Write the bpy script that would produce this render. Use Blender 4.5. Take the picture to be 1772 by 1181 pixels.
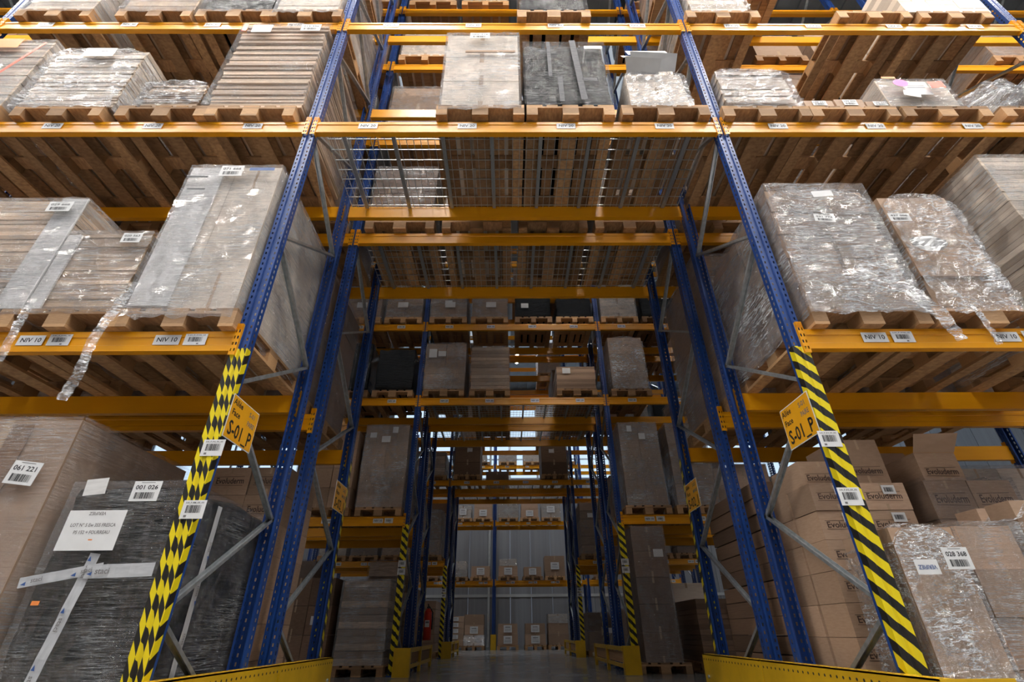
import bpy, math, random
from mathutils import Vector, Matrix, noise
R = random.Random(11)
PI = math.pi
scn = bpy.context.scene
for o in list(bpy.data.objects): bpy.data.objects.remove(o)
C = scn.collection

# ------------------------------------------------------------------ camera
cam = bpy.data.cameras.new('camera'); camo = bpy.data.objects.new('camera', cam); C.objects.link(camo)
cam.sensor_width = 36; cam.lens = 17.115; cam.clip_end = 200; cam.clip_start = 0.05
fw = Vector((0.00933, 0.85755, 0.51431)); rt = Vector((0.99995, -0.00605, -0.00805)); up = Vector((0.00379, -0.51436, 0.85756))
M = Matrix((rt, up, -fw)).transposed().to_4x4(); M.translation = Vector((-0.0904, 0, 0.552)); camo.matrix_world = M
scn.camera = camo
# ------------------------------------------------------------------ light, exposure
scn.view_settings.view_transform = 'Standard'; scn.view_settings.look = 'None'
scn.view_settings.exposure = 0.0; scn.view_settings.gamma = 1; scn.view_settings.use_curve_mapping = False
w = bpy.data.worlds.new('world'); scn.world = w; w.use_nodes = True
w.node_tree.nodes['Background'].inputs[0].default_value = (.6, .7, .9, 1); w.node_tree.nodes['Background'].inputs[1].default_value = .3
try:
    scn.cycles.max_bounces = 7; scn.cycles.diffuse_bounces = 3; scn.cycles.glossy_bounces = 3
    scn.cycles.transparent_max_bounces = 14; scn.cycles.transmission_bounces = 3
    scn.cycles.sample_clamp_indirect = 4; scn.cycles.caustics_reflective = False; scn.cycles.caustics_refractive = False
except Exception: pass
LAMP_E = 235.0      # ceiling lamps
SKY_NEAR = 9.0    # roof lights over the aisle the camera stands in
SKY_FAR = .5
LAMP_FAR = 16.0
LAMP_WALL = 190.0
WIN_E = 1.1

# ------------------------------------------------------------------ materials
def nmat(name):
    m = bpy.data.materials.new(name); m.use_nodes = True
    return m, m.node_tree, m.node_tree.nodes['Principled BSDF']
def setp(b, col=None, rough=None, metal=None, **k):
    if col is not None: b.inputs['Base Color'].default_value = (*col, 1)
    if rough is not None: b.inputs['Roughness'].default_value = rough
    if metal is not None: b.inputs['Metallic'].default_value = metal
    for a, v in k.items(): b.inputs[a].default_value = v
def node(t, ty, **k):
    n = t.nodes.new(ty)
    for a, v in k.items():
        if a in n.inputs.keys(): n.inputs[a].default_value = v
        else: setattr(n, a, v)
    return n
def coords(t, scale=(1, 1, 1), rot=(0, 0, 0), rnd=True):
    tc = node(t, 'ShaderNodeTexCoord'); mp = node(t, 'ShaderNodeMapping')
    mp.inputs['Scale'].default_value = scale; mp.inputs['Rotation'].default_value = rot
    t.links.new(tc.outputs['Object'], mp.inputs[0])
    if rnd:
        oi = node(t, 'ShaderNodeObjectInfo'); ml = node(t, 'ShaderNodeMath', operation='MULTIPLY'); ml.inputs[1].default_value = 37.0
        cb = node(t, 'ShaderNodeCombineXYZ'); t.links.new(oi.outputs['Random'], ml.inputs[0])
        for i in range(3): t.links.new(ml.outputs[0], cb.inputs[i])
        t.links.new(cb.outputs[0], mp.inputs['Location'])
    return mp.outputs[0]
def ramp(t, fac, stops):
    r = node(t, 'ShaderNodeValToRGB'); e = r.color_ramp.elements
    while len(e) < len(stops): e.new(.5)
    for i, (p, c) in enumerate(stops):
        e[i].position = p; e[i].color = (*c, 1) if len(c) == 3 else c
    t.links.new(fac, r.inputs[0]); return r.outputs[0]
def noisy(name, c1, c2, rough=.6, scale=(4, 4, 4), bump=.1, rnd=True, objvar=None, metal=0, nscale=4, detail=5):
    m, t, b = nmat(name); setp(b, rough=rough, metal=metal)
    v = coords(t, scale, rnd=rnd); n = node(t, 'ShaderNodeTexNoise'); n.inputs['Scale'].default_value = nscale; n.inputs['Detail'].default_value = detail
    t.links.new(v, n.inputs[0]); col = ramp(t, n.outputs[0], [(.3, c1), (.7, c2)])
    if objvar:
        oi = node(t, 'ShaderNodeObjectInfo'); mx = node(t, 'ShaderNodeMix', data_type='RGBA', blend_type='MULTIPLY')
        mx.inputs[0].default_value = 1; rr = ramp(t, oi.outputs['Random'], objvar)
        t.links.new(col, mx.inputs[6]); t.links.new(rr, mx.inputs[7]); col = mx.outputs[2]
    t.links.new(col, b.inputs['Base Color'])
    if bump:
        bp = node(t, 'ShaderNodeBump'); bp.inputs['Strength'].default_value = bump; bp.inputs['Distance'].default_value = .01
        t.links.new(n.outputs[0], bp.inputs['Height']); t.links.new(bp.outputs[0], b.inputs['Normal'])
    return m
VAR = [(0, (.72, .70, .68)), (.35, (.95, .93, .9)), (.7, (1.1, 1.08, 1.05)), (1, (1.25, 1.22, 1.2))]
VARW = [(0, (.6, .55, .5)), (.5, (.95, .93, .9)), (1, (1.3, 1.25, 1.15))]
M_orange = noisy('orange_paint', (.83, .345, .004), (.88, .38, .006), .3, (.6, 4, 4), .03)
M_blue = noisy('blue_paint', (.011, .046, .20), (.017, .066, .27), .35, (4, 4, 1), .02)
M_galv = noisy('galvanised_steel', (.36, .39, .41), (.55, .58, .60), .38, (6, 6, 6), .02, metal=.7)
M_wire = noisy('zinc_wire', (.55, .58, .58), (.7, .72, .72), .3, (6, 6, 6), 0, metal=.6)
M_wood = noisy('pallet_wood', (.34, .19, .09), (.56, .35, .18), .7, (1, 14, 14), .25, objvar=VARW, nscale=3)
M_woodx = noisy('pallet_wood_cross', (.36, .20, .10), (.58, .36, .19), .7, (14, 1, 14), .25, objvar=VARW, nscale=3)
M_card = noisy('brown_cardboard', (.42, .28, .19), (.48, .33, .23), .68, (1.5, 1.5, 5), .05, objvar=VAR)
M_cardd = noisy('dark_cardboard', (.20, .12, .075), (.25, .155, .10), .7, (1.5, 1.5, 5), .05, objvar=VAR)
M_cardw = noisy('pale_cardboard', (.64, .55, .46), (.76, .68, .59), .6, (1, 1, 12), .06, objvar=VAR)
VARS = [(0, (.50, .44, .38)), (.3, (.8, .76, .72)), (.65, (1.08, 1.05, 1.0)), (1, (1.4, 1.36, 1.3))]
M_sheet = noisy('stacked_board_edges', (.44, .31, .21), (.66, .51, .38), .65, (1.2, 1.2, 3), .15, objvar=VARS)
M_sheetw = noisy('pale_stacked_boards', (.60, .50, .41), (.76, .68, .59), .6, (1.2, 1.2, 3), .1, objvar=VARS)
M_tape = noisy('parcel_tape', (.48, .34, .22), (.54, .39, .27), .25, (2, 2, 2), 0)
M_wht = noisy('white_label_paper', (.72, .72, .72), (.80, .80, .80), .5, (2, 2, 2), 0)
M_board = noisy('white_edge_board', (.64, .63, .62), (.78, .77, .76), .45, (3, 3, 12), .03); M_tapew = noisy('printed_pale_tape', (.42, .43, .45), (.56, .57, .59), .4, (3, 3, 12), .03); M_tapeg = noisy('grey_clear_tape', (.10, .10, .11), (.17, .17, .18), .75, (3, 3, 12), .03)
M_ink = noisy('black_ink', (.012, .012, .014), (.02, .02, .022), .5, (2, 2, 2), 0)
M_blueink = noisy('blue_ink', (.03, .08, .25), (.04, .1, .3), .5, (2, 2, 2), 0)
M_greyink = noisy('faded_ink', (.16, .15, .15), (.24, .23, .23), .6, (2, 2, 2), 0)
M_boxink = noisy('brown_print', (.07, .04, .03), (.10, .06, .045), .7, (2, 2, 2), 0)
M_sign = noisy('sign_orange', (.88, .40, .01), (.92, .44, .015), .35, (2, 2, 2), 0)
M_guard = noisy('guard_yellow', (.62, .36, .006), (.74, .44, .01), .4, (2, 2, 2), .03)
M_pink = noisy('pink_sticker', (.85, .12, .5), (.9, .16, .55), .5, (2, 2, 2), 0)
M_red = noisy('red_sticker', (.85, .07, .02), (.9, .1, .03), .45, (2, 2, 2), 0)
M_oran = noisy('orange_sticker', (.9, .27, .06), (.95, .32, .08), .5, (2, 2, 2), 0)
M_blackm = noisy('black_rubber', (.015, .015, .015), (.03, .03, .03), .6, (2, 2, 2), .05)
M_wall = noisy('grey_cladding', (.30, .30, .31), (.36, .36, .37), .5, (2, 2, .3), .02, objvar=[(0, (.9, .9, .9)), (1, (1.06, 1.06, 1.06))])
M_pipe = noisy('white_pipe', (.55, .55, .53), (.65, .65, .63), .4, (2, 2, 2), 0)
M_ceil = noisy('roof_sheet', (.14, .15, .16), (.20, .21, .22), .5, (.4, .4, .4), 0, rnd=False)
M_extg = noisy('extinguisher_red', (.65, .04, .02), (.7, .05, .02), .3, (2, 2, 2), 0)

def m_floor():
    m, t, b = nmat('polished_concrete')
    v = coords(t, (1, 1, 1), rnd=False); n = node(t, 'ShaderNodeTexNoise'); n.inputs['Scale'].default_value = 1.3; n.inputs['Detail'].default_value = 8
    t.links.new(v, n.inputs[0]); c = ramp(t, n.outputs[0], [(.3, (.20, .19, .18)), (.7, (.31, .30, .285))]); t.links.new(c, b.inputs['Base Color'])
    r = ramp(t, n.outputs[0], [(.3, (.12,) * 3), (.7, (.28,) * 3)]); t.links.new(r, b.inputs['Roughness']); return m
M_floor = m_floor()
def m_hazard(slope=1.0, nm_='hazard_tape', per=.13):
    m, t, b = nmat(nm_); setp(b, rough=.35)
    tc = node(t, 'ShaderNodeTexCoord'); sp = node(t, 'ShaderNodeSeparateXYZ'); t.links.new(tc.outputs['Object'], sp.inputs[0])
    a = node(t, 'ShaderNodeMath', operation='MULTIPLY'); a.inputs[1].default_value = slope; t.links.new(sp.outputs[0], a.inputs[0])
    if slope > 1.5:
        a0 = node(t, 'ShaderNodeMath', operation='MULTIPLY_ADD'); a0.inputs[1].default_value = 30.0; a0.inputs[2].default_value = 1.6; t.links.new(sp.outputs[0], a0.inputs[0])
        a1 = node(t, 'ShaderNodeMath', operation='FRACT'); t.links.new(a0.outputs[0], a1.inputs[0]); a = node(t, 'ShaderNodeMath', operation='MULTIPLY'); a.inputs[1].default_value = slope / 30; t.links.new(a1.outputs[0], a.inputs[0])
    s = node(t, 'ShaderNodeMath', operation='ADD'); t.links.new(a.outputs[0], s.inputs[0]); t.links.new(sp.outputs[2], s.inputs[1])
    s2 = node(t, 'ShaderNodeMath', operation='SUBTRACT'); t.links.new(s.outputs[0], s2.inputs[0])
    a3 = node(t, 'ShaderNodeMath', operation='MULTIPLY'); a3.inputs[1].default_value = .7; t.links.new(sp.outputs[1], a3.inputs[0]); t.links.new(a3.outputs[0], s2.inputs[1])
    n = node(t, 'ShaderNodeTexNoise'); n.inputs['Scale'].default_value = 14; t.links.new(tc.outputs['Object'], n.inputs[0])
    nm = node(t, 'ShaderNodeMath', operation='MULTIPLY'); nm.inputs[1].default_value = .022; t.links.new(n.outputs[0], nm.inputs[0])
    s3 = node(t, 'ShaderNodeMath', operation='ADD'); t.links.new(s2.outputs[0], s3.inputs[0]); t.links.new(nm.outputs[0], s3.inputs[1])
    d = node(t, 'ShaderNodeMath', operation='DIVIDE'); d.inputs[1].default_value = per; t.links.new(s3.outputs[0], d.inputs[0])
    f = node(t, 'ShaderNodeMath', operation='FRACT'); t.links.new(d.outputs[0], f.inputs[0])
    g = node(t, 'ShaderNodeMath', operation='GREATER_THAN'); g.inputs[1].default_value = .48; t.links.new(f.outputs[0], g.inputs[0])
    c = ramp(t, g.outputs[0], [(0, (.018, .017, .015)), (1, (.83, .66, .01))]); t.links.new(c, b.inputs['Base Color']); return m
M_haz = m_hazard(); M_hazl = m_hazard(2.1, 'hazard_tape_steep', .138)
def m_film(name, haze=.2, spec=1.25, tint=(.98, .97, .96), rot=.06, sc=(1.0, 1.0, 34), iso=.25):
    m = bpy.data.materials.new(name); m.use_nodes = True; t = m.node_tree; t.nodes.clear()
    out = node(t, 'ShaderNodeOutputMaterial')
    v = coords(t, sc, (0, rot, 0)); n = node(t, 'ShaderNodeTexNoise'); n.inputs['Scale'].default_value = 2.2; n.inputs['Detail'].default_value = 6; n.inputs['Roughness'].default_value = .62
    t.links.new(v, n.inputs[0])
    v2 = coords(t, (3, 3, 3), (.4, .2, .1)); n2 = node(t, 'ShaderNodeTexNoise'); n2.inputs['Scale'].default_value = 2.5; n2.inputs['Detail'].default_value = 4; n2.inputs['Distortion'].default_value = 1.2
    t.links.new(v2, n2.inputs[0])
    ad = node(t, 'ShaderNodeMath', operation='ADD'); t.links.new(n.outputs[0], ad.inputs[0]); i2 = node(t, 'ShaderNodeMath', operation='MULTIPLY'); i2.inputs[1].default_value = iso; t.links.new(n2.outputs[0], i2.inputs[0]); t.links.new(i2.outputs[0], ad.inputs[1])
    bp = node(t, 'ShaderNodeBump'); bp.inputs['Strength'].default_value = 1.0; bp.inputs['Distance'].default_value = .07; t.links.new(ad.outputs[0], bp.inputs['Height'])
    gl = node(t, 'ShaderNodeBsdfGlossy'); gl.inputs['Color'].default_value = (*tint, 1); gl.inputs['Roughness'].default_value = .1; t.links.new(bp.outputs[0], gl.inputs['Normal'])
    df = node(t, 'ShaderNodeBsdfDiffuse'); df.inputs['Color'].default_value = (.85, .87, .9, 1); t.links.new(bp.outputs[0], df.inputs['Normal'])
    tr = node(t, 'ShaderNodeBsdfTransparent'); tr.inputs['Color'].default_value = (.97, .97, .98, 1)
    fm = node(t, 'ShaderNodeMapRange'); fm.inputs['From Min'].default_value = .35; fm.inputs['From Max'].default_value = .7; fm.inputs['To Min'].default_value = .05 * spec; fm.inputs['To Max'].default_value = .34 * spec; t.links.new(n2.outputs[0], fm.inputs[0])
    def glint_streak(src, wd, amt):  # pale diffuse lines along film folds, coloured in to stand for streaky highlights
        q = node(t, 'ShaderNodeMath', operation='SUBTRACT'); q.inputs[1].default_value = .5; t.links.new(src, q.inputs[0])
        q2 = node(t, 'ShaderNodeMath', operation='ABSOLUTE'); t.links.new(q.outputs[0], q2.inputs[0])
        return ramp(t, q2.outputs[0], [(0, (amt,) * 3), (wd, (amt * .12,) * 3), (wd * 3.2, (0, 0, 0))])
    v3 = coords(t, (sc[0] * .8, sc[1] * .8, sc[2] * 1.6), (0, -rot * 2.2, 0)); n3 = node(t, 'ShaderNodeTexNoise'); n3.inputs['Scale'].default_value = 2.0; n3.inputs['Detail'].default_value = 3; t.links.new(v3, n3.inputs[0])
    mxx = node(t, 'ShaderNodeMath', operation='MAXIMUM'); t.links.new(glint_streak(n.outputs[0], .03, haze * 3), mxx.inputs[0]); t.links.new(glint_streak(n3.outputs[0], .022, haze * 3.6), mxx.inputs[1])
    v4 = coords(t, (1, 1, 1.4), (.2, .5, 0)); n4 = node(t, 'ShaderNodeTexNoise'); n4.inputs['Scale'].default_value = 2.4; n4.inputs['Detail'].default_value = 2; t.links.new(v4, n4.inputs[0])
    ms = ramp(t, n4.outputs[0], [(.42, (.25,) * 3), (.66, (1.5,) * 3)])
    mk = node(t, 'ShaderNodeMath', operation='MULTIPLY'); t.links.new(mxx.outputs[0], mk.inputs[0]); t.links.new(ms, mk.inputs[1])
    hzz = node(t, 'ShaderNodeMath', operation='ADD', use_clamp=True); t.links.new(mk.outputs[0], hzz.inputs[0]); hzz.inputs[1].default_value = haze * .22
    hz = hzz.outputs[0]
    m1 = node(t, 'ShaderNodeMixShader'); t.links.new(hz, m1.inputs[0]); t.links.new(tr.outputs[0], m1.inputs[1]); t.links.new(df.outputs[0], m1.inputs[2])
    m2 = node(t, 'ShaderNodeMixShader'); t.links.new(fm.outputs[0], m2.inputs[0]); t.links.new(m1.outputs[0], m2.inputs[1]); t.links.new(gl.outputs[0], m2.inputs[2])
    t.links.new(m2.outputs[0], out.inputs[0]); return m
M_film = m_film('stretch_film'); M_filmh = m_film('loose_cloudy_film', .26, 1.1, rot=.3, sc=(1.8, 1.8, 11), iso=.8); M_films = m_film('light_film', .09, .7)
def m_black():
    m, t, b = nmat('black_film'); setp(b, (.007, .008, .009), .2)
    b.inputs['Specular IOR Level'].default_value = .4
    v = coords(t, (1.5, 1.5, 22), (0, .1, 0)); n = node(t, 'ShaderNodeTexNoise'); n.inputs['Scale'].default_value = 2.5; n.inputs['Detail'].default_value = 7; t.links.new(v, n.inputs[0])
    bp = node(t, 'ShaderNodeBump'); bp.inputs['Strength'].default_value = .9; bp.inputs['Distance'].default_value = .03; t.links.new(n.outputs[0], bp.inputs['Height']); t.links.new(bp.outputs[0], b.inputs['Normal']); return m
M_black = m_black()
def m_emit(name, col, s):
    m = bpy.data.materials.new(name); m.use_nodes = True; t = m.node_tree; t.nodes.clear()
    e = node(t, 'ShaderNodeEmission'); e.inputs[0].default_value = (*col, 1); e.inputs[1].default_value = s
    o = node(t, 'ShaderNodeOutputMaterial'); t.links.new(e.outputs[0], o.inputs[0]); return m
M_lamp = m_emit('lamp_diffuser', (1, .93, .84), LAMP_E); M_lamp2 = m_emit('far_lamp_diffuser', (.85, .92, 1), LAMP_FAR); M_lamp3 = m_emit('wall_aisle_lamp_diffuser', (.85, .92, 1), LAMP_WALL); M_sky1 = m_emit('rooflight_near', (.93, .96, 1), SKY_NEAR); M_sky2 = m_emit('rooflight_far', (.8, .9, 1), SKY_FAR); M_win = m_emit('daylight_pane', (.62, .8, 1), WIN_E)

# ------------------------------------------------------------------ mesh helpers
class MB:
    def __init__(s): s.v = []; s.f = []; s.m = []
    def quad(s, pts, mi=0):
        k = len(s.v); s.v += [tuple(p) for p in pts]; s.f.append(tuple(range(k, k + len(pts)))); s.m.append(mi)
    def box(s, x0, x1, y0, y1, z0, z1, mi=0):
        k = len(s.v)
        s.v += [(x0, y0, z0), (x1, y0, z0), (x1, y1, z0), (x0, y1, z0), (x0, y0, z1), (x1, y0, z1), (x1, y1, z1), (x0, y1, z1)]
        for q in ((0, 3, 2, 1), (4, 5, 6, 7), (0, 1, 5, 4), (1, 2, 6, 5), (2, 3, 7, 6), (3, 0, 4, 7)):
            s.f.append(tuple(k + i for i in q)); s.m.append(mi)
    def bar(s, a, b, w, h, mi=0):
        a = Vector(a); b = Vector(b); d = (b - a).normalized(); u = Vector((1, 0, 0)) if abs(d.x) < .9 else Vector((0, 0, 1))
        n = d.cross(u).normalized(); u = n.cross(d).normalized(); k = len(s.v)
        for p in (a, b):
            for (i, j) in ((-1, -1), (1, -1), (1, 1), (-1, 1)): s.v.append(tuple(p + u * (i * w / 2) + n * (j * h / 2)))
        for q in ((0, 1, 2, 3), (7, 6, 5, 4), (0, 4, 5, 1), (1, 5, 6, 2), (2, 6, 7, 3), (3, 7, 4, 0)):
            s.f.append(tuple(k + i for i in q)); s.m.append(mi)
    def tube(s, a, b, r, n=12, mi=0, r2=None):
        a = Vector(a); b = Vector(b); d = (b - a).normalized(); u = d.orthogonal().normalized(); w_ = d.cross(u); k = len(s.v); r2 = r if r2 is None else r2
        for p, rr in ((a, r), (b, r2)):
            for i in range(n): s.v.append(tuple(p + (u * math.cos(2 * PI * i / n) + w_ * math.sin(2 * PI * i / n)) * rr))
        for i in range(n): s.f.append((k + i, k + (i + 1) % n, k + n + (i + 1) % n, k + n + i)); s.m.append(mi)
        s.f.append(tuple(k + i for i in range(n))[::-1]); s.m.append(mi); s.f.append(tuple(k + n + i for i in range(n))); s.m.append(mi)
    def mesh(s, name, mats, smooth=False):
        me = bpy.data.meshes.new(name); me.from_pydata(s.v, [], s.f)
        for m in (mats if isinstance(mats, (list, tuple)) else [mats]): me.materials.append(m)
        me.polygons.foreach_set('material_index', s.m)
        if smooth: me.polygons.foreach_set('use_smooth', [True] * len(s.f))
        me.update(); return me
def ob(name, me, parent=None, loc=(0, 0, 0), rot=(0, 0, 0), scale=(1, 1, 1)):
    o = bpy.data.objects.new(name, me); C.objects.link(o); o.location = loc; o.rotation_euler = rot; o.scale = scale
    if parent: o.parent = parent
    return o
def tag(o, label, cat, group=None, kind=None):
    o['label'] = label; o['category'] = cat
    if group: o['group'] = group
    if kind: o['kind'] = kind
    return o
def thing(name, label, cat, loc=(0, 0, 0), group=None, rz=0):
    o = ob(name, None, None, loc, (0, 0, rz)); return tag(o, label, cat, group)
KIDS = {}
def kid(o, p): KIDS.setdefault(p.name, []).append(o); return o
def copy_tree(o, parent=None):
    c = o.copy(); C.objects.link(c); c.parent = parent
    for ch in o.children: copy_tree(ch, c)
    return c
def struct(name, me, parent=None, loc=(0, 0, 0), **k):
    o = ob(name, me, parent, loc, **k)
    if not parent: o['kind'] = 'structure'
    return o
_ub = {}
def ubox(mat):       # unit box: x -.5...5, y 0..1, z 0..1
    if mat.name not in _ub:
        b = MB(); b.box(-.5, .5, 0, 1, 0, 1); _ub[mat.name] = b.mesh('box_' + mat.name, mat)
    return _ub[mat.name]
_txt = {}
def text_faces(s, size):
    if s not in _txt:
        cu = bpy.data.curves.new('t', 'FONT'); cu.body = s; cu.size = 1; cu.align_x = 'CENTER'; cu.align_y = 'CENTER'; cu.resolution_u = 2; cu.offset = .018
        o = bpy.data.objects.new('t', cu); C.objects.link(o)
        dg = bpy.context.evaluated_depsgraph_get(); me = bpy.data.meshes.new_from_object(o.evaluated_get(dg))
        _txt[s] = ([tuple(v.co) for v in me.vertices], [tuple(p.vertices) for p in me.polygons])
        bpy.data.objects.remove(o); bpy.data.curves.remove(cu); bpy.data.meshes.remove(me)
    v, f = _txt[s]
    return [(a * size, b * size) for a, b, c in v], f
def add_text(mb, s, cx, cz, size, mi=1, y=-.0012, width=None, rot=0):
    v, f = text_faces(s, size)
    if width:
        xs = [a for a, b in v]; k_ = width / (max(xs) - min(xs)); v = [(a * k_, b) for a, b in v]
    k = len(mb.v); cr, sr = math.cos(rot), math.sin(rot)
    mb.v += [(cx + a * cr - b * sr, y, cz + a * sr + b * cr) for a, b in v]
    for p in f: mb.f.append(tuple(k + i for i in p)); mb.m.append(mi)
def add_bars(mb, cx, cz, w_, h, seed, mi=1, y=-.0012):
    r = random.Random(seed); x = cx - w_ / 2
    while x < cx + w_ / 2:
        t = r.choice((.012, .02, .035, .05)) * w_
        mb.quad([(x, y, cz - h / 2), (x + t, y, cz - h / 2), (x + t, y, cz + h / 2), (x, y, cz + h / 2)], mi); x += t + r.choice((.012, .02, .03)) * w_
_lab = {}
def label_mesh(w_, h, items, mats=None, key=None):
    key = key or (round(w_, 3), round(h, 3), repr(items))
    if key in _lab: return _lab[key]
    mb = MB(); mb.box(-w_ / 2, w_ / 2, -.0006, .001, -h / 2, h / 2, 0)
    for it in items:
        if it[0] == 't': add_text(mb, it[1], it[2] * w_, it[3] * h, it[4] * h, 1, width=(it[5] * w_ if len(it) > 5 and it[5] else None), rot=(it[6] if len(it) > 6 else 0))
        elif it[0] == 't2': add_text(mb, it[1], it[2] * w_, it[3] * h, it[4] * h, 2, width=(it[5] * w_ if len(it) > 5 and it[5] else None))
        elif it[0] == 'b': add_bars(mb, it[1] * w_, it[2] * h, it[3] * w_, it[4] * h, int(abs(it[1] * 100)) + 7)
        elif it[0] == 'q':
            x, z, a, b = it[1] * w_, it[2] * h, it[3] * w_ / 2, it[4] * h / 2
            mb.quad([(x - a, -.0011, z - b), (x + a, -.0011, z - b), (x + a, -.0011, z + b), (x - a, -.0011, z + b)], it[5])
    _lab[key] = mb.mesh('label', mats or [M_wht, M_ink, M_blueink, M_greyink]); return _lab[key]

# ------------------------------------------------------------------ layout
HX = 1.85; BAY = 3.7
LV = [2.228, 4.47, 6.20, 7.95, 9.62]; HB = .072
ROWS = {'A': (2.778, 3.84), 'B': (4.218, 5.278), 'C': (8.827, 9.89), 'D': (10.267, 11.33), 'E': (14.88, 15.94), 'F': (16.32, 17.38)}
RN = {'A': 'nearest', 'B': 'second', 'C': 'third', 'D': 'fourth', 'E': 'fifth', 'F': 'sixth', 'G': 'farthest'}
LN = ['first', 'second', 'third', 'fourth', 'fifth']
BN = {-2: 'far left bay', -1: 'bay left of passage', 0: 'bay over passage', 1: 'bay right of passage', 2: 'far right bay'}
HZ = 12.6
# ------------------------------------------------------------------ hall
b = MB(); b.box(-20, 20, -9, 26, -.2, 0); struct('floor', b.mesh('floor', M_floor))
b = MB(); n = 160
for i in range(n):
    x0 = -20 + i * .25; z = HZ + (.05 if i % 2 else 0); b.box(x0, x0 + .25, -9, 26, z, HZ + .15)
struct('ceiling', b.mesh('ceiling', M_ceil))
wl = struct('wall_left', None, loc=(-20, 0, 0)); wr = struct('wall_right', None, loc=(20, 0, 0)); wb = struct('wall_back', None, loc=(0, 26, 0)); wf = struct('wall_front', None, loc=(0, -9, 0))
for i in range(35):
    for p, s in ((wl, -1), (wr, 1)): ob('wall_panel', ubox(M_wall), p, (s * .05, -9 + i + (0), 0), scale=(.1, .98, HZ))
for i in range(40):
    ob('wall_panel', ubox(M_wall), wb, (-19.5 + i, 0, 0), scale=(.985, .1, 7.6)); ob('wall_panel', ubox(M_wall), wf, (-19.5 + i, -.1, 0), scale=(.985, .1, HZ))
ob('wall_cap', ubox(M_wall), wb, (0, 0, 11.6), scale=(40, .1, 1.0))
ob('wall_rib_rail', ubox(M_pipe), wb, (0, -.05, 2.0), scale=(40, .05, .12))
win = struct('window_1', None, loc=(0, 26, 0))
for i in range(26):
    ob('pane', ubox(M_win), win, (-18.75 + i * 1.5, .06, 7.65), scale=(1.38, .02, 3.95)); ob('mullion', ubox(M_galv), win, (-19.5 + i * 1.5, 0, 7.6), scale=(.1, .1, 4.0))
for z in (8.6, 9.6, 10.6): ob('glazing_bar', ubox(M_galv), win, (0, 0, z), scale=(39, .08, .07))
k = 2
for (y, y1, mt) in ((-7.5, -4.9, M_sky1), (-3.6, -1.2, M_sky1), (6.2, 8.0, M_sky2), (12.2, 14.0, M_sky2), (18.6, 20.6, M_sky2)):
    wn = struct('window_%d' % k, None, loc=(0, y, HZ - .03)); k += 1
    for i in range(8):
        ob('pane', ubox(mt), wn, (-14 + i * 4, 0, 0), scale=(2.2, y1 - y, .015)); ob('frame', ubox(M_galv), wn, (-12 + i * 4, 0, 0), scale=(.12, y1 - y, .025))
for i in range(7):    # roof girders
    b = MB(); y = -6.2 + i * 5.3
    for z in (HZ - .75, HZ - .12): b.box(-20, 20, y - .08, y + .08, z - .06, z + .06)
    for j in range(40): b.bar((-20 + j, y, HZ - .75 if j % 2 else HZ - .12), (-19 + j, y, HZ - .12 if j % 2 else HZ - .75), .05, .05)
    struct('trim_%d' % (i + 1), b.mesh('girder', M_galv))
def lamp(x, y, where, rz=0, L=1.5, mt=None):
    zl = 10.1 if y < 3 else HZ - 1.05
    t = thing('ceiling_lamp', 'long white strip lamp under the roof, ' + where, 'lamp', (x, y, zl), 'strip lamps under the roof', rz)
    b = MB(); b.box(-L / 2, L / 2, -.07, .07, 0, .08); ob('housing', b.mesh('housing', M_pipe), t)
    b = MB(); b.box(-L / 2 + .03, L / 2 - .03, -.05, .05, -.03, -.001); ob('diffuser', b.mesh('diffuser', mt or M_lamp), t)
    b = MB(); zt = HZ - zl; b.tube((-L / 3, 0, .08), (-L / 3, 0, zt), .006, 6); b.tube((L / 3, 0, .08), (L / 3, 0, zt), .006, 6); ob('hanger', b.mesh('hanger', M_galv), t)
for i, y in enumerate((-.3, 1.2)):
    for j, x in enumerate((-8.2, -5.0, -1.8, 1.4, 4.6, 7.8)): lamp(x, y, ['row nearer the camera', 'row nearer the first rack'][i] + ', %s from the left' % ['first', 'second', 'third', 'fourth', 'fifth', 'sixth'][j])
for j, x in enumerate((-6.5, -.4, 6.2)): lamp(x, 7.0, 'between second and third rack, %s' % ['left', 'middle', 'right'][j], mt=M_lamp2)
for j, x in enumerate((-6.0, .35, 6.6)): lamp(x, 19.2, 'far aisle, %s' % ['left', 'middle', 'right'][j], PI / 2, 2.4, M_lamp3)

# ------------------------------------------------------------------ rack parts
def holed(mb, p0, p1, z0, z1, pitch, hw, hh, mi=0, c=.5):
    """vertical strip p0->p1 in plan with a punched slot every pitch"""
    p0 = Vector((*p0, 0)); p1 = Vector((*p1, 0)); L = (p1 - p0).length; a = p0.lerp(p1, c - hw / L / 2); d = p0.lerp(p1, c + hw / L / 2)
    Z = lambda p, z: (p.x, p.y, z)
    mb.quad([Z(p0, z0), Z(a, z0), Z(a, z1), Z(p0, z1)], mi); mb.quad([Z(d, z0), Z(p1, z0), Z(p1, z1), Z(d, z1)], mi)
    z = z0; nn = int((z1 - z0) / pitch)
    for i in range(nn):
        za = z0 + i * pitch; zb = za + pitch - hh; mb.quad([Z(a, za), Z(d, za), Z(d, zb), Z(a, zb)], mi)
PH = 11.0
def post_mesh():
    mb = MB(); P = [(-.034, .07), (-.05, .07), (-.05, 0), (-.014, 0), (-.008, .012), (.008, .012), (.014, 0), (.05, 0), (.05, .07), (.034, .07)]
    for i in range(len(P) - 1):
        a, b_ = P[i], P[i + 1]
        if i in (2, 6): holed(mb, a, b_, 0, PH, .05, .011, .022)
        elif i in (1, 7): holed(mb, a, b_, 0, PH, .05, .014, .026, c=.5)
        else: mb.quad([(*a, 0), (*b_, 0), (*b_, PH), (*a, PH)])
    return mb.mesh('post', M_blue)
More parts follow.
